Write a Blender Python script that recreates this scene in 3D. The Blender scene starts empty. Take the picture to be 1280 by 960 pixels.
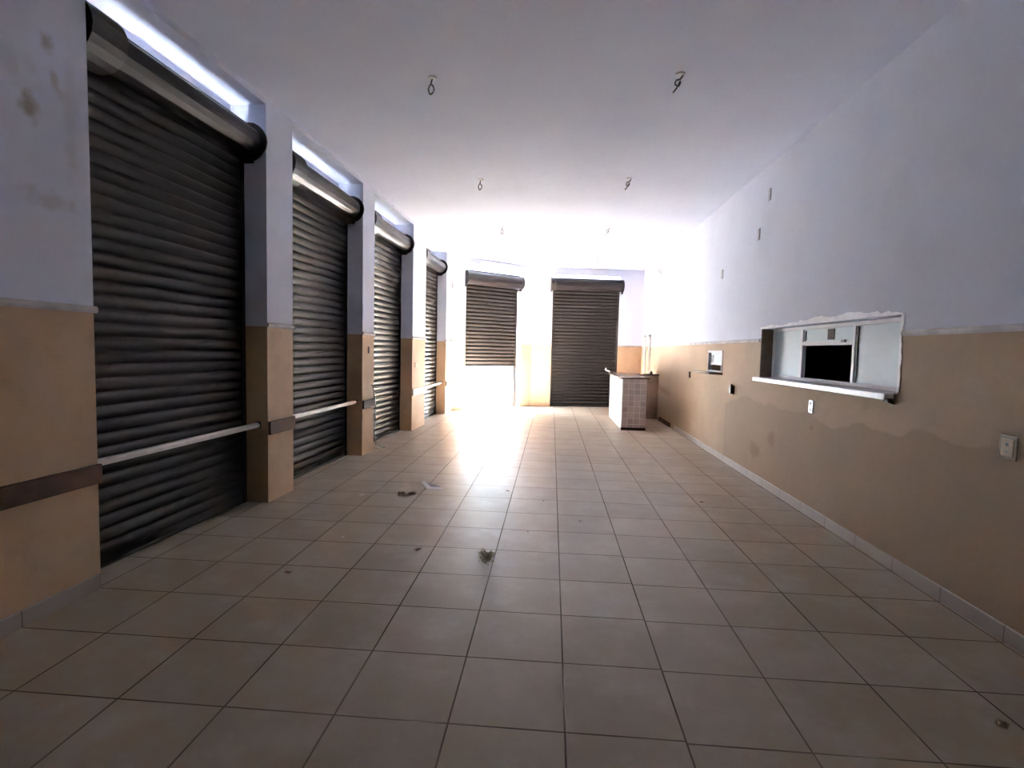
import bpy, bmesh, math, random
from mathutils import Vector, Matrix
random.seed(7)
S = bpy.context.scene
C = S.collection

# ------------------------------------------------------------------ camera, sky, sun, exposure
cd = bpy.data.cameras.new('camera'); cam = bpy.data.objects.new('camera', cd); C.objects.link(cam)
cd.sensor_fit = 'HORIZONTAL'; cd.sensor_width = 36.0; cd.lens = 18.698; cd.clip_start = .05; cd.clip_end = 300
rt = Vector((0.9969298, 0.0748824, 0.0228814)); up = Vector((-0.0275245, 0.0615721, 0.997723)); fw = Vector((-0.0733031, 0.9952897, -0.0634442))
m = Matrix.Identity(4)
for i, c in enumerate((rt, up, -fw)):
    for j in range(3): m[j][i] = c[j]
m.translation = Vector((2.1612, -1.9412, 1.4417))
cam.matrix_world = m
S.camera = cam

w = bpy.data.worlds.new('sky'); S.world = w; w.use_nodes = True
bg = w.node_tree.nodes['Background']
bg.inputs[0].default_value = (0.66, 0.80, 1.0, 1)
bg.inputs[1].default_value = 100.0

sd = bpy.data.lights.new('sun', 'SUN'); sun = bpy.data.objects.new('sun', sd); C.objects.link(sun)
sd.energy = 1800.0; sd.angle = math.radians(2.0); sd.color = (.93, .95, 1.0)
sun_dir = Vector((0.30, -1.0, 0)).normalized() * math.cos(math.radians(27)) + Vector((0, 0, -math.sin(math.radians(27))))
sun.rotation_euler = sun_dir.to_track_quat('-Z', 'Y').to_euler()
sun.location = (-4, 20, 12)

S.view_settings.view_transform = 'Standard'; S.view_settings.look = 'None'
S.view_settings.gamma = 1.0; S.view_settings.use_curve_mapping = False
S.view_settings.exposure = 1.25
try:
    S.cycles.use_denoising = True; S.cycles.max_bounces = 16; S.cycles.diffuse_bounces = 10
    S.cycles.glossy_bounces = 5; S.cycles.sample_clamp_indirect = 20; S.cycles.caustics_reflective = False
except Exception: pass

H = 3.576      # ceiling height
HD = 1.603     # height where the two paints meet
TILE = 0.45

# ------------------------------------------------------------------ wall frames: u along the wall, v into the room, z up
class Frame:
    def __init__(s, o, d, n):
        s.o = Vector((o[0], o[1], 0)); s.d = Vector((d[0], d[1], 0)).normalized(); s.n = Vector((n[0], n[1], 0)).normalized()
    def __call__(s, u, v, z): return s.o + s.d * u + s.n * v + Vector((0, 0, z))
LF = Frame((-0.4694, 0), (0.032586, 1), (1, -0.032586))
RF = Frame((4.5368, 0), (-0.0024926, 1), (-1, -0.0024926))
CF = Frame((-.134, 10.3), (1.764, 1.488), (1.488, -1.764))
BF = Frame((0, 11.5171), (1, .166494), (.166494, -1))
WF = Frame((0, 0), (1, 0), (0, 1))     # plain world axes

def box(bm, F, u0, u1, v0, v1, z0, z1):
    vs = [bm.verts.new(F(u, v, z)) for z in (z0, z1) for u, v in ((u0, v0), (u1, v0), (u1, v1), (u0, v1))]
    for f in ((0, 3, 2, 1), (4, 5, 6, 7), (0, 1, 5, 4), (1, 2, 6, 5), (2, 3, 7, 6), (3, 0, 4, 7)):
        bm.faces.new([vs[i] for i in f])
    return vs
def tube(bm, pts, r, seg=8, cap=True):
    pts = [Vector(p) for p in pts]; rings = []
    for i, p in enumerate(pts):
        t = (pts[min(i + 1, len(pts) - 1)] - pts[max(i - 1, 0)]).normalized()
        a = t.cross(Vector((0.13, 0.29, 1)) if abs(t.z) < .9 else Vector((1, 0.1, 0))).normalized(); b = t.cross(a)
        rr = r[i] if isinstance(r, (list, tuple)) else r
        rings.append([bm.verts.new(p + (a * math.cos(k * 2 * math.pi / seg) + b * math.sin(k * 2 * math.pi / seg)) * rr) for k in range(seg)])
    for i in range(len(rings) - 1):
        for k in range(seg):
            f = bm.faces.new([rings[i][k], rings[i][(k + 1) % seg], rings[i + 1][(k + 1) % seg], rings[i + 1][k]]); f.smooth = seg > 7
    if cap:
        bm.faces.new(rings[0]); bm.faces.new(rings[-1])
def prism(bm, F, prof, u0, u1):
    """closed profile of (v, z) points extruded along u"""
    a = [bm.verts.new(F(u0, v, z)) for v, z in prof]; b = [bm.verts.new(F(u1, v, z)) for v, z in prof]
    n = len(prof)
    for i in range(n): bm.faces.new([a[i], a[(i + 1) % n], b[(i + 1) % n], b[i]])
    bm.faces.new(a); bm.faces.new(b)
def obj(name, bm, mat, parent=None, bevel=0, recalc=True):
    if recalc: bmesh.ops.recalc_face_normals(bm, faces=bm.faces[:])
    me = bpy.data.meshes.new(name); 
    origin = Vector((0, 0, 0))
    if parent is not None:
        bm.transform(Matrix.Translation(-parent.location)) 
    else:
        if bm.verts:
            xs = [v.co for v in bm.verts]
            origin = Vector((sum(c.x for c in xs) / len(xs), sum(c.y for c in xs) / len(xs), min(c.z for c in xs)))
            bm.transform(Matrix.Translation(-origin))
    bm.to_mesh(me); bm.free()
    o = bpy.data.objects.new(name, me); C.objects.link(o); me.materials.append(mat)
    o.location = origin
    if parent is not None: o.parent = parent
    if bevel:
        b = o.modifiers.new('bevel', 'BEVEL'); b.width = bevel; b.segments = 2; b.limit_method = 'ANGLE'
    return o
def struct(name, bm, mat, bevel=0):
    o = obj(name, bm, mat, bevel=bevel); o['kind'] = 'structure'; return o
def tag(o, label, cat, group=None):
    o['label'] = label; o['category'] = cat
    if group: o['group'] = group
    return o
def thing(name, loc, label, cat, group=None):
    o = bpy.data.objects.new(name, None); C.objects.link(o); o.location = loc; o.empty_display_size = .1
    return tag(o, label, cat, group)
def B(): return bmesh.new()

# ------------------------------------------------------------------ materials
class NT:
    def __init__(s, name):
        s.m = bpy.data.materials.new(name); s.m.use_nodes = True; s.t = s.m.node_tree; s.b = s.t.nodes['Principled BSDF']
    def n(s, typ, **kw):
        x = s.t.nodes.new(typ)
        for k, v in kw.items(): setattr(x, k, v)
        return x
    def l(s, a, b): s.t.links.new(a, b)
    def set(s, node, i, val):
        if hasattr(val, 'is_linked') or isinstance(val, bpy.types.NodeSocket): s.l(val, node.inputs[i])
        else: node.inputs[i].default_value = val
    def math(s, op, a, b=0.0, c=0.0, clamp=False):
        x = s.n('ShaderNodeMath', operation=op); x.use_clamp = clamp
        s.set(x, 0, a); s.set(x, 1, b); s.set(x, 2, c); return x.outputs[0]
    def mix(s, f, a, b):
        x = s.n('ShaderNodeMix', data_type='RGBA'); s.set(x, 0, f)
        for i, v in ((6, a), (7, b)):
            if isinstance(v, tuple): x.inputs[i].default_value = (*v, 1) if len(v) == 3 else v
            else: s.l(v, x.inputs[i])
        return x.outputs[2]
    def noise(s, vec, scale, detail=3, rough=.5):
        x = s.n('ShaderNodeTexNoise'); x.inputs['Scale'].default_value = scale; x.inputs['Detail'].default_value = detail; x.inputs['Roughness'].default_value = rough
        s.l(vec, x.inputs['Vector']); return x.outputs['Fac']
    def ramp(s, fac, lo, hi):
        x = s.n('ShaderNodeMapRange', interpolation_type='SMOOTHSTEP'); s.set(x, 0, fac); x.inputs[1].default_value = lo; x.inputs[2].default_value = hi
        return x.outputs[0]
    def bump(s, h, strength, dist=.01):
        x = s.n('ShaderNodeBump'); x.inputs['Strength'].default_value = strength; x.inputs['Distance'].default_value = dist
        s.l(h, x.inputs['Height']); s.l(x.outputs[0], s.b.inputs['Normal'])
    def pos(s):
        g = s.n('ShaderNodeNewGeometry'); sp = s.n('ShaderNodeSeparateXYZ'); s.l(g.outputs['Position'], sp.inputs[0])
        return g.outputs['Position'], sp.outputs[0], sp.outputs[1], sp.outputs[2]
    def out(s, col, rough=.7, metal=0, spec=.5):
        s.b.inputs['Specular IOR Level'].default_value = spec
        if isinstance(col, tuple): s.b.inputs['Base Color'].default_value = (*col, 1)
        else: s.l(col, s.b.inputs['Base Color'])
        s.set(s.b, 'Roughness', rough); s.b.inputs['Metallic'].default_value = metal
        return s.m

def simple(name, col, rough=.6, metal=0, var=.12, scale=9, bump=.1, spec=.5):
    s = NT(name); p, x, y, z = s.pos(); f = s.noise(p, scale, 4)
    c2 = tuple(c * (1 - 2 * var) for c in col)
    cc = s.mix(s.ramp(f, .35, .7), col, c2)
    if bump: s.bump(s.noise(p, scale * 8, 3), bump, .003)
    return s.out(cc, rough, metal, spec)

def wall_mat(name, side):
    s = NT(name); p, x, y, z = s.pos()
    n1 = s.noise(p, 1.3, 5, .6); n2 = s.noise(p, 7, 4, .6); n3 = s.noise(p, 40, 3)
    WHITE = (.57, .60, .69) if side == 'right' else (.68, .71, .82)  # one white paint; right copy darkened to stand for dimmer light
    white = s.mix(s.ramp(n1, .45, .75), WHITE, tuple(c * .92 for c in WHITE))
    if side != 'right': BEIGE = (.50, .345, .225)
    else: BEIGE = (.38, .28, .19)  # same beige, lighter on lit left piers, darker here: light in the colour
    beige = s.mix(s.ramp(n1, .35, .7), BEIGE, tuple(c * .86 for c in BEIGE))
    beige = s.mix(s.math('MULTIPLY', s.ramp(n2, .5, .8), .35), beige, (.29, .21, .145))
    if side == 'right':
        # older, darker coat of paint low on the near half of the wall, with a wandering upper edge
        edge = s.math('ADD', z, s.math('MULTIPLY', s.math('SUBTRACT', s.noise(p, .9, 3), .5), .75))
        low = s.math('MULTIPLY', s.math('SUBTRACT', 1.0, s.ramp(edge, .93, .96)), s.math('SUBTRACT', 1.0, s.ramp(y, 5.42, 5.47)))
        beige = s.mix(s.math('MULTIPLY', low, .55), beige, (.24, .178, .12))
        # dark scuffs near the bar
        def blob(yc, zc, ry, rz, tilt=0):
            a = s.math('DIVIDE', s.math('SUBTRACT', y, yc), ry)
            b = s.math('DIVIDE', s.math('SUBTRACT', z, s.math('ADD', zc, s.math('MULTIPLY', s.math('SUBTRACT', y, yc), tilt))), rz)
            d = s.math('SQRT', s.math('ADD', s.math('MULTIPLY', a, a), s.math('MULTIPLY', b, b)))
            d = s.math('ADD', d, s.math('MULTIPLY', s.math('SUBTRACT', n2, .5), 1.6))
            return s.math('SUBTRACT', 1.0, s.ramp(d, .4, 1.1))
        for a in ((9.4, .68, .9, .09, 0.06), (3.9, .55, .12, .1, 0), (3.05, .8, .05, .04, 0), (4.35, .35, .2, .1, 0)):
            beige = s.mix(s.math('MULTIPLY', blob(*a), .55), beige, (.20, .12, .07))
    if side == 'left':
        def blob(yc, zc, ry, rz):
            a = s.math('DIVIDE', s.math('SUBTRACT', y, yc), ry); b = s.math('DIVIDE', s.math('SUBTRACT', z, zc), rz)
            d = s.math('SQRT', s.math('ADD', s.math('MULTIPLY', a, a), s.math('MULTIPLY', b, b)))
            d = s.math('ADD', d, s.math('MULTIPLY', s.math('SUBTRACT', s.noise(p, 14, 4), .5), 1.8))
            return s.math('SUBTRACT', 1.0, s.ramp(d, .2, 1.2))
        for a in ((.58, 2.59, .06, .07, .8), (.68, 2.95, .045, .06, .7), (.66, 2.16, .16, .06, .35), (.80, 2.6, .05, .38, .22), (.45, 2.75, .28, .10, .22), (.72, 2.78, .04, .05, .5)):
            white = s.mix(s.math('MULTIPLY', blob(*a[:4]), a[4]), white, (.28, .22, .14))
    up_ = s.ramp(z, HD - .002, HD + .002)
    col = s.mix(up_, beige, white)
    s.bump(s.math('ADD', s.math('MULTIPLY', n2, .8), s.math('MULTIPLY', n3, .15)), .35, .012)
    return s.out(col, .75, 0, .2)
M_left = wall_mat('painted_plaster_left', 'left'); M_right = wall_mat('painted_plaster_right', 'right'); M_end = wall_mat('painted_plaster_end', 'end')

s = NT('ceiling_paint'); p, x, y, z = s.pos()
M_ceil = s.mix(s.ramp(s.noise(p, .8, 4), .4, .7), (.68, .715, .84), (.64, .675, .80)); s.bump(s.noise(p, 5, 4), .15, .01); M_ceil = s.out(M_ceil, .8, 0, .2)

s = NT('floor_tiles'); p, x, y, z = s.pos()
def line(c, off):
    f = s.math('FRACT', s.math('DIVIDE', s.math('ADD', c, off + 50 * TILE), TILE))
    d = s.math('MINIMUM', f, s.math('SUBTRACT', 1.0, f)); return s.math('MULTIPLY', d, TILE)
# the tiles right of the seventh joint were laid a little out of step
step_ = s.math('MULTIPLY', s.math('GREATER_THAN', x, 6 * TILE), .012)
dx = line(x, 0); dy = line(s.math('ADD', y, step_), 0)
d = s.math('MINIMUM', dx, dy)
grout = s.math('SUBTRACT', 1.0, s.ramp(d, .0026, .0050))
wn = s.n('ShaderNodeTexWhiteNoise'); cx = s.n('ShaderNodeCombineXYZ')
s.l(s.math('FLOOR', s.math('DIVIDE', x, TILE)), cx.inputs[0]); s.l(s.math('FLOOR', s.math('DIVIDE', s.math('ADD', y, step_), TILE)), cx.inputs[1]); s.l(cx.outputs[0], wn.inputs['Vector'])
base = s.mix(wn.outputs['Value'], (.335, .270, .20), (.285, .230, .172))
base = s.mix(s.math('MULTIPLY', s.ramp(s.noise(p, 2.6, 7, .7), .42, .70), .7), base, (.38, .325, .27))      # pale dust
base = s.mix(s.math('MULTIPLY', s.ramp(s.noise(p, 3, 6, .75), .45, .95), .35), base, (.25, .20, .155))          # tread marks
gcol = s.mix(s.ramp(s.noise(p, 1.1, 2), .4, .62), (.055, .036, .026), (.15, .115, .085))
col = s.mix(grout, base, gcol)
rough = s.math('ADD', .285, s.math('ADD', s.math('MULTIPLY', s.noise(p, 1.6, 5, .6), .12), s.math('MULTIPLY', grout, .3)))
s.bump(s.math('ADD', s.math('MULTIPLY', grout, -.5), s.math('MULTIPLY', s.noise(p, 30, 3), .05)), .5, .004)
M_floor = s.out(col, rough, 0, .13)

s = NT('skirting_tile'); p, x, y, z = s.pos()
f = s.math('FRACT', s.math('DIVIDE', s.math('ADD', y, 50 * TILE), TILE)); f = s.math('MULTIPLY', s.math('MINIMUM', f, s.math('SUBTRACT', 1.0, f)), TILE)
M_skirt = s.out(s.mix(s.math('SUBTRACT', 1.0, s.ramp(f, .002, .004)), s.mix(s.noise(p, 4, 4), (.36, .32, .28), (.29, .255, .22)), (.14, .11, .09)), .4)

def metal(name, col, rough, var=.2, mt=.1, sp=.28):
    s = NT(name); p, x, y, z = s.pos()
    n = s.noise(p, 3, 5, .6)
    s.bump(s.noise(p, 18, 2), .12, .004)
    return s.out(s.mix(s.ramp(n, .35, .75), col, tuple(c * (1 - var * 1.6) for c in col)), s.math('ADD', rough, s.math('MULTIPLY', n, .15)), mt, sp)
M_slat = metal('painted_steel_slats', (.0125, .0105, .0105), .40, .05, .0, .11)
M_roll = metal('rolled_steel', (.011, .009, .011), .32, .1, .0, .12)
M_guide = metal('guide_steel', (.014, .011, .010), .5)
M_plate = metal('bracket_steel', (.014, .012, .013), .45)
M_galv = metal('galvanised_bar', (.50, .48, .46), .42, .2, .5, .5)
M_alu = simple('white_frame_paint', (.78, .78, .80), .4, 0, .04, 5, .05)
M_panel = simple('frosted_white_panel', (.66, .76, .79), .5, 0, .03, 2, 0)
M_trim = simple('moulding_plaster', (.50, .47, .47), .7, 0, .12, 6, .3)
M_board = simple('brown_board', (.060, .030, .020), .75, 0, .2, 8, .2, .12)
M_boardl = simple('glare_pale_board', (.62, .56, .52), .5, 0, .08, 8, .2)  # white-grey stands for glare burning out the third-pier board
M_reveal = simple('brown_reveal', (.13, .09, .06), .6, 0, .2, 10, .2)
M_sill = simple('white_marble', (.90, .90, .93), .3, 0, .06, 12, .05)
M_granite = simple('brown_granite', (.17, .12, .09), .25, 0, .3, 60, 0)
M_dark = simple('dark_plastic', (.035, .03, .03), .5, 0, .1, 20, 0)
M_brownp = simple('brown_plastic', (.12, .06, .035), .5, 0, .15, 20, 0)
M_whitep = simple('white_plastic', (.85, .86, .88), .3, 0, .02, 10, 0)
M_greyp = simple('grey_plate', (.42, .42, .45), .5, 0, .1, 20, 0)
M_beigep = simple('painted_over_plate', (.40, .31, .21), .55, 0, .1, 20, 0)
M_wire = simple('dark_wire', (.05, .045, .045), .5, 0, .1, 20, 0)
M_pvc = simple('white_pipe', (.80, .80, .78), .35, 0, .03, 10, 0)
M_paper = simple('paper', (.62, .60, .66), .7, 0, .05, 20, .1)
M_leaf = simple('dry_leaf', (.24, .14, .09), .7, 0, .2, 40, .2)
M_tuft = simple('dusty_fibres', (.36, .27, .16), .9, 0, .2, 40, 0)
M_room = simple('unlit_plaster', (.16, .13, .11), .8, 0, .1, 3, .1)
M_street = simple('sunlit_concrete', (.62, .60, .56), .8, 0, .1, 2, .3)
M_block = simple('pale_render', (.45, .42, .38), .8, 0, .1, 1, .2)
s = NT('mosaic_tiles'); p, x, y, z = s.pos()
br = s.n('ShaderNodeTexBrick', offset=.0); br.inputs['Scale'].default_value = 1; br.inputs['Brick Width'].default_value = .11; br.inputs['Row Height'].default_value = .11; br.inputs['Mortar Size'].default_value = .004
br.inputs['Color1'].default_value = (.52, .44, .40, 1); br.inputs['Color2'].default_value = (.36, .30, .28, 1); br.inputs['Mortar'].default_value = (.70, .66, .62, 1)
cb = s.n('ShaderNodeCombineXYZ'); s.l(s.math('ADD', x, y), cb.inputs[0]); s.l(z, cb.inputs[1]); s.l(cb.outputs[0], br.inputs['Vector'])
M_mosaic = s.out(br.outputs['Color'], .35)
M_whitetile = simple('white_glazed_tile', (.78, .80, .80), .2, 0, .03, 3, .03)

# ------------------------------------------------------------------ the room
YN = -8.5       # wall behind the camera
SOF = 3.53      # underside of the beams over the openings
OPEN = [(.912, 2.66), (3.105, 4.865), (5.275, 7.09), (7.91, 9.60)]
CEND = 2.308    # length of the angled wall
COPEN = (.33, 1.965)
BOPEN = (2.17, 3.93)
TH = .46
b = B(); v = [b.verts.new(c) for c in ((-1.2, YN - .3, 0), (4.72, YN - .3, 0), (4.72, 12.9, 0), (1.6, 12.4, 0), (-.6, 10.5, 0), (-1.2, 9, 0))]
b.faces.new(v); r = bmesh.ops.extrude_face_region(b, geom=b.faces[:]); bmesh.ops.translate(b, vec=(0, 0, -.15), verts=[e for e in r['geom'] if isinstance(e, bmesh.types.BMVert)])
struct('floor', b, M_floor)
b = B(); v = [b.verts.new(c) for c in ((-1.1, YN - .3, H), (6.9, YN - .3, H), (6.9, 13.2, H), (1.4, 12.35, H), (-.7, 10.55, H), (-1.1, 9, H))]
b.faces.new(v); r = bmesh.ops.extrude_face_region(b, geom=b.faces[:]); bmesh.ops.translate(b, vec=(0, 0, .2), verts=[e for e in r['geom'] if isinstance(e, bmesh.types.BMVert)])
struct('ceiling', b, M_ceil)

def piers(F, start, end, openings, sof, th, name, mat, zb=0, drop=.42, lt=.133):
    u = start
    for (a, c) in openings:
        b = B(); box(b, F, u, a, -th, 0, zb, H); struct(name, b, mat)
        b = B(); box(b, F, a, c, -th, 0, sof, H); box(b, F, a, c, -th, -th + lt, sof - drop, sof); struct(name, b, mat); u = c
    b = B(); box(b, F, u, end, -th, 0, zb, H)
    struct(name, b, mat)
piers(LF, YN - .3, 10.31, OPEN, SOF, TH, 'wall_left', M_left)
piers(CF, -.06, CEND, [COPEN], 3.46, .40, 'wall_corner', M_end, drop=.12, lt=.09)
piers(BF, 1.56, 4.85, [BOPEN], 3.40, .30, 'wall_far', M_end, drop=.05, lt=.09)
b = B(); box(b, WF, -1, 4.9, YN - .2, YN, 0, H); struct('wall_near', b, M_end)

# right wall with two service hatches
WY0, WY1, WZ0, WZ1 = 1.89, 4.317, 1.20, 1.745
VY0, VY1, VZ0, VZ1 = 5.63, 6.30, 1.196, 1.506
b = B(); T = .22
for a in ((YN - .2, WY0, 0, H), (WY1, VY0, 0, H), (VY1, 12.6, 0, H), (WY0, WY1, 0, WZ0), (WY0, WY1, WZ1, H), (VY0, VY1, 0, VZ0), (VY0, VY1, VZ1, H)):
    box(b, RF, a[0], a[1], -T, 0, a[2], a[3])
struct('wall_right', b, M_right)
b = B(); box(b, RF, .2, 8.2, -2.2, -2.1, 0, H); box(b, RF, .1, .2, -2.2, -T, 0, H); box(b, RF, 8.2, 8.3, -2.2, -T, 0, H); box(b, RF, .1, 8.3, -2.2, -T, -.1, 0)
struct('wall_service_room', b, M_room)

# moulding strips where the two paints meet
def strip(n, F, u0, u1, h=.034, d=.018):
    b = B(); prism(b, F, [(0, HD - .006), (d * .6, HD - .006), (d, HD + .008), (d, HD + h - .012), (d * .5, HD + h), (0, HD + h)], u0, u1); struct('trim_%d' % n, b, M_trim)
k = 1
for a, c in ((YN, .925), (2.655, 3.118), (4.86, 5.288), (7.085, 7.922), (9.595, 10.30)): strip(k, LF, a, c); k += 1
for a, c in ((0.01, COPEN[0]), (COPEN[1], CEND)): strip(k, CF, a, c, d=.012); k += 1
for a, c in ((1.66, BOPEN[0]), (BOPEN[1], 4.59)): strip(k, BF, a, c, d=.012); k += 1
for a, c in ((YN, WY0 - .02), (WY1 + .02, 12.25)): strip(k, RF, a, c, d=.016); k += 1
# skirting tiles
def skirt(name, F, u0, u1, h=.085): b = B(); prism(b, F, [(0, 0), (.011, 0), (.011, h - .004), (.007, h), (0, h)], u0, u1); struct(name, b, M_skirt)
skirt('baseboard_right', RF, YN, 8.3); skirt('baseboard_left', LF, YN, .90)
# ground outside
b = B(); box(b, WF, -26, 4.4, -14, 30, -.32, -.16)
struct('ground_street', b, M_street)
b = B(); v = [b.verts.new(c) for c in ((-1.21, 9, -.16), (-.61, 10.52, -.16), (1.59, 12.42, -.16), (4.7, 12.93, -.16), (4.7, 15, -.16), (-3.4, 15, -.16), (-3.4, -6, -.16), (-1.21, -6, -.16))]
b.faces.new(v); r = bmesh.ops.extrude_face_region(b, geom=b.faces[:]); bmesh.ops.translate(b, vec=(0, 0, .13), verts=[e for e in r['geom'] if isinstance(e, bmesh.types.BMVert)])
struct('ground_pavement', b, M_street)

b = B(); box(b, WF, -30, 24, 26, 27, -.2, 5.2); struct('wall_sky_block_far', b, M_block)  # mass added to cut low sky light through the raised shutter
b = B(); box(b, WF, -17, -16, -14, 25.9, -.2, 5.2); struct('wall_sky_block_side', b, M_block)  # second added mass, cuts low sky light from the left
b = B(); box(b, WF, -9, -3.3, 15.5, 22, -.2, 9); struct('wall_sun_block', b, M_block)  # unseen mass added to keep sun off the left pavement
# ------------------------------------------------------------------ roller shutters
def curtain_bm(F, u0, u1, v, z0, z1, pitch):
    b = B(); n = round((z1 - z0) / pitch); pitch = (z1 - z0) / n
    prof = [(-.003, 0), (.004, .07), (.016, .20), (.022, .42), (.021, .64), (.014, .84), (.0, .93)]
    for i in range(n):
        za = z0 + i * pitch
        A = [b.verts.new(F(u0, v + a, za + t * pitch)) for a, t in prof] + [b.verts.new(F(u0, v, za + pitch))]
        Bv = [b.verts.new(F(u1, v + a, za + t * pitch)) for a, t in prof] + [b.verts.new(F(u1, v, za + pitch))]
        for j in range(len(A) - 1):
            f = b.faces.new([A[j], Bv[j], Bv[j + 1], A[j + 1]]); f.smooth = True
        # closed back and ends of this slat
        c = [b.verts.new(F(u, v - .006, z)) for u, z in ((u0, za), (u1, za), (u1, za + pitch), (u0, za + pitch))]
        b.faces.new([c[3], c[2], c[1], c[0]])
        b.faces.new([b.verts.new(q.co) for q in (c[0], *A, c[3])]); b.faces.new([b.verts.new(q.co) for q in (c[2], *reversed(Bv), c[1])])
    return b
def shutter(F, u0, u1, label, v=-.24, zb=0.0, zroll=3.20, R=.12, rv=-.14, over=0.0, PR=.165, drum=.24, inset=.0, sag=0, pitch=.088, hood=False, group='steel roller shutters'):
    t = thing('roller_shutter', F((u0 + u1) / 2, v, zb), label, 'shutter', group)
    cu0, cu1 = u0 + .008, u1 - .008
    obj('curtain', curtain_bm(F, cu0, cu1, v, zb + .06, zroll - .05, pitch), M_slat, t, recalc=False)
    b = B(); prism(b, F, [(v - .012, zb), (v + .022, zb), (v + .022, zb + .012), (v + .004, zb + .018), (v + .004, zb + .066), (v - .012, zb + .066)], cu0, cu1); obj('bottom_rail', b, M_plate, t)
    for a, c in ((u0 + .0005, u0 + .05), (u1 - .05, u1 - .0005)):
        b = B(); lo = a < (u0 + u1) / 2
        box(b, F, a, c, v + .026, v + .034, 0.002, zroll - .14); box(b, F, a, c, v - .03, v - .022, 0.002, zroll - .14)
        e = (a, a + .006) if lo else (c - .006, c)
        box(b, F, e[0], e[1], v - .022, v + .026, 0.002, zroll - .14)
        obj('guide_rail', b, M_guide, t)
    # the coil: rolled slats make a faceted barrel with a loose outer flap
    b = B(); N = 16; e0, e1 = u0 + .02 - over, u1 - .02 + over
    prof = []
    for i in range(N):
        a = 2 * math.pi * i / N + .12
        rr = R * (1 + .018 * math.sin(3 * a) + (0.03 if i % 2 else 0))
        prof.append((rv + rr * math.cos(a), zroll + rr * math.sin(a)))
    prism(b, F, prof, e0 + drum + .01, e1 - .03)
    o = obj('coil', b, M_roll, t, bevel=.006)
    b = B(); prism(b, F, [(v - .004, zroll - .2), (v + .006, zroll - .2), (rv - R * .62, zroll - R * .55), (rv - R * .72, zroll - R * .4)], e0 + .06, e1 - .06); obj('feed_slat', b, M_slat, t)
    for a, c, sg in ((e0, e0 + drum, 1), (e1 - .02, e1, -1)):
        b = B(); n = 20
        prism(b, F, [(rv + PR * math.cos(2 * math.pi * i / n), zroll + PR * math.sin(2 * math.pi * i / n)) for i in range(n)], a, c)
        box(b, F, a, a + .02 if sg > 0 else c, v - .02, rv + .04, zroll - R - .06, zroll - R + .06)
        pl = obj('end_plate', b, M_plate, t)
        b = B(); m_ = c if sg > 0 else a
        tube(b, [F(m_, rv, zroll), F(m_ + sg * .05, rv, zroll)], .045, 12)
        for q in range(4):
            an = q * math.pi / 2 + .5
            pp = F(m_, rv + .1 * math.cos(an), zroll + .1 * math.sin(an)); qq = F(m_ + sg * .012, rv + .1 * math.cos(an), zroll + .1 * math.sin(an)); tube(b, [pp, qq], .012, 8)
        obj('hub', b, M_galv, pl)
    if hood:
        b = B(); box(b, F, e0 + .04, e1 - .04, rv - R, rv + .02, zroll + R + .005, zroll + R + .03); box(b, F, e0 + .04, e1 - .04, rv + .0, rv + .02, zroll + R - .03, zroll + R + .005); obj('top_bar', b, M_roll, t)
    else:
        b = B(); box(b, F, e0 + .02, e1 - .02, rv - .02, rv + .02, zroll + R * .98 + .012, zroll + R * .98 + .022); obj('top_bar', b, M_plate, t)
    return t
labs = ['tall closed dark shutter nearest the camera, filling first opening of left wall',
        'closed dark shutter in second opening of left wall, behind the long metal bar',
        'closed shutter with shiny dented slats in third opening of left wall, no bar across it',
        'narrowest-looking closed shutter in fourth opening of left wall, its lowest slats glaring white']
for (a, c), l in zip(OPEN, labs): shutter(LF, a, c, l)
shutter(CF, COPEN[0], COPEN[1] - .08, 'half-raised shutter in the angled corner wall with daylight pouring in below', v=-.10, zb=1.035, zroll=3.115, R=.15, rv=.02, over=.05, drum=.02, hood=True)
shutter(BF, BOPEN[0], BOPEN[1], 'fully closed shutter in the far wall, directly left of the tiled bar', v=-.06, zroll=3.15, R=.135, rv=.05, over=.08, drum=.10, hood=True)

# ------------------------------------------------------------------ rail boards on the piers and bars across the openings
def board(u0, u1, z0, z1, mat, label, th=.028):
    b = B(); box(b, LF, u0, u1, 0.0, th, z0, z1); o = obj('rail_board', b, mat, bevel=.004); tag(o, label, 'rail', 'rail boards on the left wall piers')
board(YN + .02, .915, .622, .733, M_board, 'long dark brown board fixed along the near stretch of left wall')
board(2.665, 3.10, .625, .745, M_board, 'short brown board on the pier between first and second shutters')
board(4.87, 5.272, .62, .733, M_board, 'short brown board on the pier between second and third shutters')
board(7.10, 7.908, .615, .725, M_boardl, 'pale board on the pier between third and fourth shutters')
board(9.61, 10.16, .615, .72, M_board, 'faint reddish board on the last pier beside the half-raised shutter')
def bar(u0, u1, z, label, v=-.09):
    t = thing('guard_bar', LF((u0 + u1) / 2, v, z), label, 'bar', 'metal bars across the shutters')
    b = B(); prism(b, LF, [(v - .02, z - .02), (v + .02, z - .02), (v + .02, z + .006), (v + .008, z + .02), (v - .02, z + .02)], u0, u1); obj('bar', b, M_galv, t, bevel=.002)
    for uu in ((u0, u0 + .012), (u1 - .012, u1)):
        b = B(); box(b, LF, uu[0], uu[1], v - .025, v + .025, z - .028, z + .028); obj('bracket', b, M_plate, t)
bar(OPEN[0][0], OPEN[0][1], .715, 'pale metal bar spanning the nearest and largest shutter')
bar(OPEN[1][0], OPEN[1][1], .715, 'pale metal bar spanning the second shutter from the camera')
bar(OPEN[3][0], OPEN[3][1], .69, 'pale metal bar spanning the fourth shutter, farthest bar away')

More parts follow.
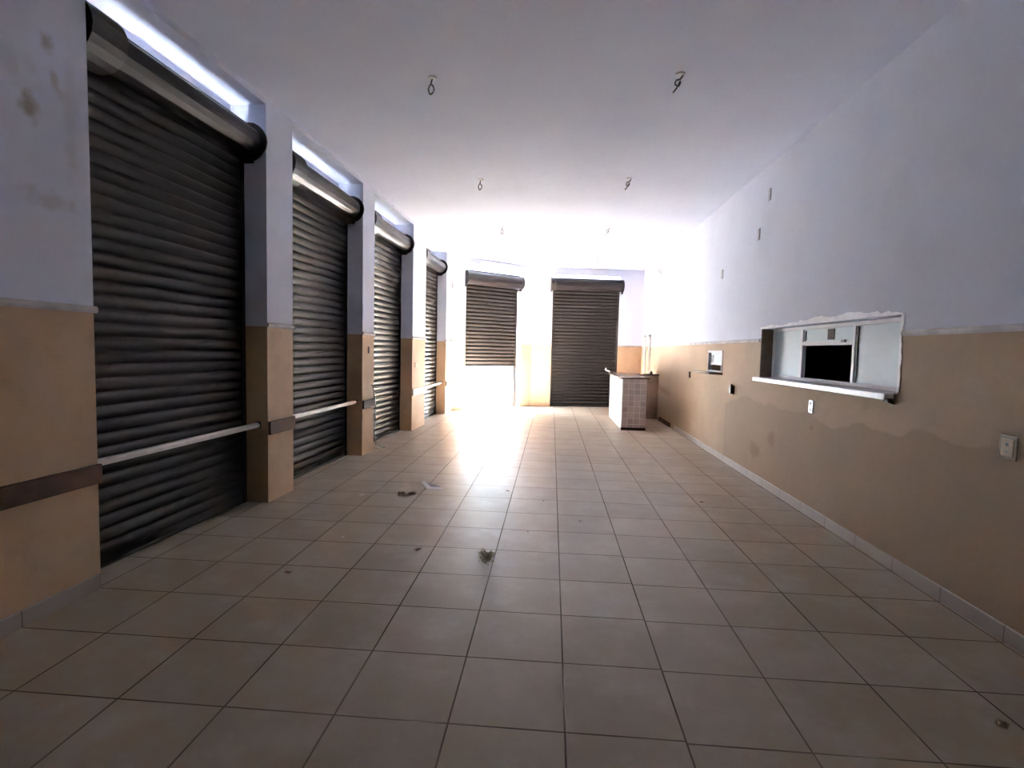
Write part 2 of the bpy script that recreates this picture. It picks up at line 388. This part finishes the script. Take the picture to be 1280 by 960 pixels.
# ------------------------------------------------------------------ large service hatch in the right wall
V = -.15
t = thing('service_hatch', RF((WY0 + WY1) / 2, V, WZ0), 'large white-framed service hatch with frosted panels and a black opening, right wall', 'hatch')
def rb(y0, y1, z0, z1, v0, v1, name, mat, par, bevel=.003):
    b = B(); box(b, RF, y0, y1, v0, v1, z0, z1); return obj(name, b, mat, par, bevel=bevel)
e = .002
rb(WY0 + e, WY1 - e, WZ0 + e, WZ0 + .035, V - .02, V + .02, 'bottom_frame', M_alu, t)
rb(WY0 + e, WY1 - e, WZ1 - .035, WZ1 - e, V - .02, V + .02, 'top_frame', M_alu, t)
for y0, y1 in ((WY0 + e, WY0 + .035), (2.675, 2.715), (3.60, 3.645), (WY1 - .037, WY1 - e)):
    rb(y0, y1, WZ0 + .035, WZ1 - .035, V - .02, V + .02, 'mullion', M_alu, t)
rb(2.715, 3.60, 1.552, 1.59, V - .02, V + .02, 'transom', M_alu, t)
rb(WY0 + .035, 2.675, WZ0 + .035, WZ1 - .035, V - .006, V + .002, 'frosted_panel', M_panel, t, 0)
rb(3.645, WY1 - .037, WZ0 + .035, WZ1 - .035, V - .006, V + .002, 'frosted_panel', M_panel, t, 0)
rb(2.715, 3.60, 1.59, WZ1 - .035, V - .006, V + .002, 'frosted_panel', M_panel, t, 0)
rb(2.655, 2.675, WZ0 + .04, WZ1 - .04, V + .002, V + .012, 'dark_gasket', M_dark, t, 0)
rb(3.56, 3.572, 1.60, WZ1 - .05, V + .002, V + .012, 'dark_gasket', M_dark, t, 0)
rb(2.80, 2.86, 1.575, 1.60, V + .021, V + .04, 'latch', M_greyp, t)
# reveals, sill, ragged plaster edge
tr = thing('hatch_sill', RF((WY0 + WY1) / 2, .02, WZ0), 'white stone sill with a chipped edge jutting out under the large hatch', 'sill')
b = B(); box(b, RF, WY0 + .03, WY1 + .03, -.128, .065, WZ0 - .045, WZ0 + .0015)
obj('slab', b, M_sill, tr, bevel=.006)
b = B(); prism(b, RF, [(0, WZ0 - .075), (.02, WZ0 - .032), (.055, WZ0 - .032), (.045, WZ0 - .06)], WY0 + .015, WY0 + .07); obj('bracket', b, M_dark, tr)
b = B()   # splayed brown lining on the far jamb
box(b, RF, WY1 - .008, WY1 - .001, -.128, -.002, WZ0 + .003, WZ1 - .002); struct('trim_jamb', b, M_reveal)
b = B(); n = 60; vs = []
for i in range(n + 1):
    yy = WY0 - .02 + (WY1 - WY0 + .03) * i / n
    h = .020 + .010 * math.sin(i * .5) + .010 * random.random() + (.026 if 6 < i < 38 else 0) - (.012 if i < 4 else 0)
    vs.append((yy, max(.008, h)))
for i in range(n):
    (ya, ha), (yb, hb) = vs[i], vs[i + 1]
    q = [b.verts.new(RF(yy, vv, zz)) for yy, h in ((ya, ha), (yb, hb)) for vv, zz in ((0, WZ1), (.008, WZ1), (.006, WZ1 + h), (0, WZ1 + h))]
    for f in ((0, 1, 5, 4), (1, 2, 6, 5), (2, 3, 7, 6)): b.faces.new([q[j] for j in f])
    if i == 0: b.faces.new(q[:4])
    if i == n - 1: b.faces.new(q[4:])
struct('trim_hatch_top', b, M_sill)
b = B()
for i in range(14):
    za = WZ0 + .01 + (WZ1 - WZ0 - .01) * i / 14; zc = WZ0 + .01 + (WZ1 - WZ0 - .01) * (i + 1) / 14
    box(b, RF, WY0 - .014 - .018 * random.random(), WY0 + .001, -.01, .006, za, zc)
struct('trim_hatch_side', b, M_sill)
o = rb(3.03, 3.15, 1.605, 1.70, V + .0025, V + .006, 'sticker', simple('printed_sticker', (.10, .075, .075), .9, 0, .3, 60, 0), None, 0)
tag(o, 'small dark square sticker on the frosted pane above the black opening', 'sticker')

# small hatch
t = thing('small_hatch', RF((VY0 + VY1) / 2, -.03, VZ0), 'small white-framed hatch with one pale pane, farther along right wall', 'hatch')
for a in ((VY0, VY1, VZ1 - .035, VZ1), (VY0, VY1, VZ0, VZ0 + .02)): rb(a[0] + .002, a[1] - .002, a[2] + .001, a[3] - .001, -.05, .012, 'frame_rail', M_alu, t)
for a in ((VY0, VY0 + .04), (VY1 - .04, VY1)): rb(a[0] + .002, a[1] - .002, VZ0 + .02, VZ1 - .035, -.05, .012, 'frame_stile', M_alu, t)
rb(VY0 + .04, VY1 - .04, VZ0 + .11, VZ1 - .035, -.035, -.025, 'pane', M_panel, t, 0)
rb(VY0 + .04, VY1 - .04, VZ0 + .10, VZ0 + .13, -.045, -.02, 'sash_rail', M_alu, t, 0)
rb(VY1 - .16, VY1 - .11, VZ0 + .14, VZ1 - .07, -.025, -.018, 'dark_gasket', M_dark, t, 0)
b = B(); prism(b, RF, [(0, VZ0 - .03), (.18, VZ0 - .022), (.18, VZ0 - .004), (0, VZ0 - .004)], 5.60, 6.52)
o = obj('ledge', b, M_granite, bevel=.003); tag(o, 'thin brown stone ledge under the small hatch', 'shelf')

# ------------------------------------------------------------------ bar counter, L-shaped
t = thing('bar_counter', (3.72, 9.2, 0), 'L-shaped bar with white side, mosaic end and brown stone top beside the far shutter', 'counter')
def wb(x0, x1, y0, y1, z0, z1, name, mat, par, bevel=.003):
    b = B(); box(b, WF, x0, x1, y0, y1, z0, z1); return obj(name, b, mat, par, bevel=bevel)
wb(3.50, 3.93, 8.06, 10.2, 0, .955, 'masonry_base', M_mosaic, t)
wb(3.487, 3.4995, 8.06, 10.2, 0.0, .955, 'white_side', M_whitetile, t, .001)
wb(3.48, 3.935, 8.045, 8.0595, 0.0, .05, 'plinth_tile', M_board, t, .001)
wb(3.931, 4.505, 9.90, 10.2, 0, .945, 'return_base', simple('brown_side', (.34, .24, .17), .6, 0, .1, 6, .1), t)
b = B()   # L-shaped slab
prof = [(3.45, 8.03), (3.98, 8.03), (3.98, 9.86), (4.508, 9.86), (4.508, 10.27), (3.45, 10.27)]
lo = [b.verts.new((x, y, .957)) for x, y in prof]; hi = [b.verts.new((x, y, .992)) for x, y in prof]
b.faces.new(lo); b.faces.new(hi)
for i in range(6): b.faces.new([lo[i], lo[(i + 1) % 6], hi[(i + 1) % 6], hi[i]])
obj('countertop', b, M_granite, t, bevel=.006)
b = B(); tube(b, [(3.47, 10.18, .993), (3.455, 10.18, 1.02), (3.40, 10.17, 1.035), (3.37, 10.16, 1.06), (3.385, 10.15, 1.09)], .018, 10)  # small white curl by the slab's far left corner
tag(obj('white_curl', b, M_pvc), 'small curved white shape at the far left corner of the bar top', 'pipe')
b = B(); tube(b, [(4.36, 10.0, .9925), (4.36, 10.0, 1.03), (4.36, 10.0, 1.05)], [.025, .025, .014], 10)
tag(obj('stopper', b, M_dark), 'tiny dark stopper on the bar top in front of the white pipes', 'stopper')
for xx, l in ((4.375, 'left of two upright white pipes behind the bar'), (4.485, 'right of two upright white pipes behind the bar, against right wall')):
    pt = thing('water_pipe', (xx, 11.0, 0), l, 'pipe', 'white pipes behind the bar')
    b = B(); tube(b, [(xx, 11, 0), (xx, 11, 1.86)], .03, 14); obj('tube', b, M_pvc, pt)
    b = B(); tube(b, [(xx, 11, 1.83), (xx, 11, 1.89), (xx, 11, 1.892)], [.034, .034, .02], 14); obj('cap', b, M_greyp, pt)
b = B()
vs = box(b, RF, 8.60, 9.70, .012, .03, .004, .085)
for q in vs:
    if q.co.z > .05: q.co.x += .02
tag(obj('wooden_strip', b, M_board, bevel=.003), 'loose dark brown wooden strip lying at the foot of right wall by the bar', 'plank')

# ------------------------------------------------------------------ sockets, plates, hooks
def plate(F, u, z, w_, h_, mat, name, label, cat, group=None, d=.012, holes=None, lid=None):
    t = thing(name, F(u, 0, z), label, cat, group)
    b = B(); box(b, F, u - w_ / 2, u + w_ / 2, 0, d, z - h_ / 2, z + h_ / 2); obj('cover', b, mat, t, bevel=.003)
    if holes:
        for hz in holes[0]:
            b = B(); tube(b, [F(u, d - .002, z + hz), F(u, d + .003, z + hz)], holes[1], 12); obj('socket_hole', b, M_dark, t)
    if lid:
        b = B(); vs = box(b, F, u - w_ / 2 - .01, u - w_ / 2 + .03, d, d + .03, z - h_ / 2 + .01, z + h_ / 2 + .02); obj('flap', b, lid, t)
    return t
plate(RF, 3.06, .992, .075, .118, M_whitep, 'wall_socket', 'bright white double socket plate below the large hatch', 'socket', holes=((.026, -.026), .017))
plate(RF, 5.17, .992, .15, .11, M_brownp, 'junction_box', 'broken open brown junction box on right wall below the small hatch', 'junction box', d=.03, lid=M_dark)
plate(RF, 7.35, 1.098, .10, .10, M_brownp, 'junction_box', 'tiny brown box on right wall beyond the small hatch', 'junction box', d=.02)
t = thing('outlet_plate', RF(.97, 0, .996), 'painted-over framed outlet plate at the extreme right, below beige paint edge', 'socket')
b = B(); box(b, RF, .97 - .052, .97 + .052, 0, .008, .996 - .062, .996 + .062); obj('frame', b, simple('brown_frame', (.17, .13, .08), .5), t, bevel=.003)
b = B(); box(b, RF, .97 - .036, .97 + .036, .008, .013, .996 - .045, .996 + .045); obj('cover', b, M_beigep, t, bevel=.002)
for dz in (.018, -.018):
    b = B(); tube(b, [RF(.97, .012, .996 + dz), RF(.97, .0145, .996 + dz)], .011, 12); obj('socket_hole', b, M_dark, t)
for u, z, l in ((4.269, 3.23, 'upper of the thin grey plates high on the white right wall, nearest camera'), (4.536, 2.851, 'thin grey plate on white right wall just below the highest one'), (5.826, 2.574, 'lowest thin grey plate on white right wall, above the small hatch')):
    plate(RF, u, z, .06, .13, M_greyp, 'wall_plate', l, 'plate', 'grey plates high on right wall')
# wall lamp hook high by the far corner
t = thing('wall_bracket', RF(10.1, 0, 3.25), 'small grey bracket high on right wall near the far corner', 'bracket')
b = B(); box(b, RF, 10.05, 10.15, 0, .015, 3.16, 3.34); obj('base_plate', b, M_greyp, t, bevel=.003)
b = B(); tube(b, [RF(10.1, .015, 3.32), RF(10.1, .07, 3.28), RF(10.1, .03, 3.22), RF(10.1, .07, 3.17)], .01, 8); obj('hook', b, M_greyp, t)
plate(LF, 5.076, 1.40, .05, .09, M_brownp, 'switch_plate', 'tiny brown switch on the pier between second and third shutters', 'switch', d=.015)
plate(LF, 7.30, 1.147, .08, .09, M_beigep, 'switch_plate', 'tiny beige switch on the pier between third and fourth shutters', 'switch', d=.015)
t = plate(LF, 10.14, 2.88, .10, .16, M_greyp, 'wall_lamp', 'small pale lamp fitting high on the last pier by the half-raised shutter', 'lamp', d=.02)
b = B(); tube(b, [LF(10.14, .02, 2.92), LF(10.14, .09, 2.93), LF(10.14, .1, 2.87)], .015, 8); obj('arm', b, M_greyp, t)

hooks = [(1.16, 2.34, 'left nearest bare wire hook on ceiling, a closed loop'), (3.08, 2.34, 'right nearest bare wire hook on ceiling, curled with a long tail'),
         (1.21, 4.84, 'wire hook on ceiling in second row, left side'), (3.05, 4.81, 'wire hook on ceiling in second row, right side'),
         (1.25, 7.38, 'faint wire hook on ceiling in third row, left side'), (3.07, 7.39, 'faint wire hook on ceiling in third row, right side'),
         (3.13, 10.16, 'farthest wire hook on ceiling, above the far shutter')]
for i, (x, y, l) in enumerate(hooks):
    t = thing('ceiling_hook', (x, y, H), l, 'hook', 'bare wire hooks on the ceiling')
    b = B(); tube(b, [(x, y, H), (x, y, H - .012), (x, y, H - .014)], [.035, .032, .02], 14); obj('rose', b, M_alu, t)
    b = B(); L = .13
    if i % 2 == 0:
        P = [(x, y, H - .01), (x - .012, y, H - .05), (x - .03, y, H - .09), (x - .015, y, H - L), (x + .012, y, H - .105), (x + .008, y, H - .07), (x - .01, y - .01, H - .055)]
    else:
        P = [(x + .02, y, H - .01), (x, y, H - .04), (x - .03, y, H - .05), (x - .035, y, H - .08), (x - .005, y, H - .09), (x, y, H - .055), (x - .02, y, H - .1), (x - .05, y, H - .14)]
    # smooth the path
    Q = []
    for j in range(len(P) - 1):
        for q in range(4):
            p0 = Vector(P[max(j - 1, 0)]); p1 = Vector(P[j]); p2 = Vector(P[j + 1]); p3 = Vector(P[min(j + 2, len(P) - 1)]); u = q / 4
            Q.append(.5 * ((2 * p1) + (-p0 + p2) * u + (2 * p0 - 5 * p1 + 4 * p2 - p3) * u * u + (-p0 + 3 * p1 - 3 * p2 + p3) * u ** 3))
    Q.append(Vector(P[-1])); tube(b, Q, .006, 6); obj('wire', b, M_wire, t)

# loose cable hanging down the pier beside the third shutter
b = B(); tube(b, [LF(5.16, .012, .93), LF(5.165, .034, .90), LF(5.20, .036, .82), LF(5.23, .036, .74), LF(5.255, .036, .62), LF(5.268, .03, .45), LF(5.268, .016, .2), LF(5.30, .03, .06), LF(5.38, .06, .012), LF(5.46, .10, .008)], .007, 6)
tag(obj('loose_cable', b, M_wire), 'thin dark cable hanging over the brown board beside the third shutter', 'cable')

# ------------------------------------------------------------------ litter on the floor
def crumple(name, x, y, sx, sy, h, mat, label, cat, seed, rot=0, n=7, group=None):
    rnd = random.Random(seed); b = B(); g = []
    for i in range(n + 1):
        row = []
        for j in range(n + 1):
            u, v_ = i / n - .5, j / n - .5; zz = .004 + h * (.35 + .5 * abs(math.sin(5 * u + seed)) * (1 - abs(v_))) * rnd.uniform(.4, 1)
            if abs(u) > .45 or abs(v_) > .45: zz *= .5
            a = u * sx + rnd.uniform(-.06, .06) * sx; c = v_ * sy + rnd.uniform(-.06, .06) * sy
            row.append(b.verts.new((x + a * math.cos(rot) - c * math.sin(rot), y + a * math.sin(rot) + c * math.cos(rot), zz)))
        g.append(row)
    for i in range(n):
        for j in range(n): b.faces.new([g[i][j], g[i + 1][j], g[i + 1][j + 1], g[i][j + 1]])
    r = bmesh.ops.solidify(b, geom=b.faces[:], thickness=.0015)
    return tag(obj(name, b, mat), label, cat, group)
t = thing('crumpled_paper', (.955, 3.43, 0), 'folded whitish paper scrap with a raised edge on the floor, left of centre', 'paper')
b = B()
P = [(-.11, .05, .003), (-.01, -.075, .003), (.11, -.06, .003), (.07, .07, .003), (-.06, .10, .02)]
vs = [b.verts.new((.955 + x, 3.43 + y, z)) for x, y, z in P]; b.faces.new(vs); bmesh.ops.solidify(b, geom=b.faces[:], thickness=.003); obj('sheet', b, simple('grey_paper', (.24, .215, .27), .8), t)
b = B()
for q in (((-.135, .085, .030), (-.022, -.115, .010), (.006, -.060, .022), (-.100, .100, .034)), ((-.022, -.115, .010), (.125, -.095, .008), (.120, -.062, .020), (.006, -.060, .022))):
    b.faces.new([b.verts.new((.955 + x, 3.43 + y, z)) for x, y, z in q])
bmesh.ops.solidify(b, geom=b.faces[:], thickness=.003); obj('pale_edge', b, M_whitep, t)
crumple('dry_leaf', .77, 3.13, .17, .07, .03, M_leaf, 'curled brown dry leaf on the floor beside the paper scrap', 'leaf', 3, .25)
# tuft of fibres
rnd = random.Random(5); b = B()
for i in range(150):
    a = rnd.uniform(0, 6.28); r0 = rnd.uniform(0, .026); L = rnd.uniform(.03, .055); a2 = a + rnd.uniform(-1, 1)
    p0 = Vector((1.757 + r0 * math.cos(a), 1.55 + r0 * math.sin(a), rnd.uniform(.004, .075)))
    p1 = p0 + Vector((L * .5 * math.cos(a2), L * .5 * math.sin(a2), rnd.uniform(0, .03))); p2 = p1 + Vector((L * .5 * math.cos(a2 + .8), L * .5 * math.sin(a2 + .8), rnd.uniform(-.025, .01)))
    p2.z = max(p2.z, .003); tube(b, [p0, p1, p2], [.0022, .0018, .001], 4)
tag(obj('fibre_tuft', b, M_tuft), 'fuzzy brown tuft of fibres on a tile joint, centre foreground', 'fluff')
bits = [(.352, 3.035, .035, M_paper, 'white speck of paper on the floor near the second shutter'), (1.24, 1.73, .035, M_leaf, 'dark crumb on the floor left of the fibre tuft'),
        (2.01, 2.211, .014, M_leaf, 'tiny brown crumb on the tile just beyond the fibre tuft'), (1.751, 3.409, .03, M_leaf, 'small dark crumb lying on the joint right of the paper scrap'),
        (2.438, 2.533, .025, M_leaf, 'small crumb in the middle of the floor right of centre'), (3.659, 3.299, .03, M_leaf, 'small dark crumb toward right wall below the white socket'),
        (.53, 1.237, .035, M_leaf, 'dark crumb on dim tiles near the first shutter'), (3.988, .226, .035, M_leaf, 'dark crumb in the lower right corner of the floor'),
        (2.12, 3.1, .02, M_leaf, 'tiny dark crumb on the tile right of the paper scrap'), (.62, 1.9, .02, M_paper, 'tiny pale crumb on dim tiles in front of the first pier')]
for i, (x, y, sz, mt, l) in enumerate(bits): crumple('crumb', x, y, sz * 1.3, sz, sz * .4, mt, l, 'crumb', i + 11, i, 3, 'crumbs on the floor')

# ------------------------------------------------------------------ daylight enters through the openings (portals guide the sky's rays)
def portal(F, u0, u1, z0, z1, v):
    ld = bpy.data.lights.new('daylight_portal', 'AREA'); o = bpy.data.objects.new('daylight_portal', ld); C.objects.link(o)
    ld.shape = 'RECTANGLE'; ld.size = u1 - u0; ld.size_y = z1 - z0; ld.cycles.is_portal = True
    X = F.d; Z = -F.n; Y = Z.cross(X); mm = Matrix.Identity(4)
    for i, c in enumerate((X, Y, Z)):
        for j in range(3): mm[j][i] = c[j]
    mm.translation = F((u0 + u1) / 2, v, (z0 + z1) / 2); o.matrix_world = mm
portal(CF, COPEN[0], COPEN[1], 0, 1.10, -.42)
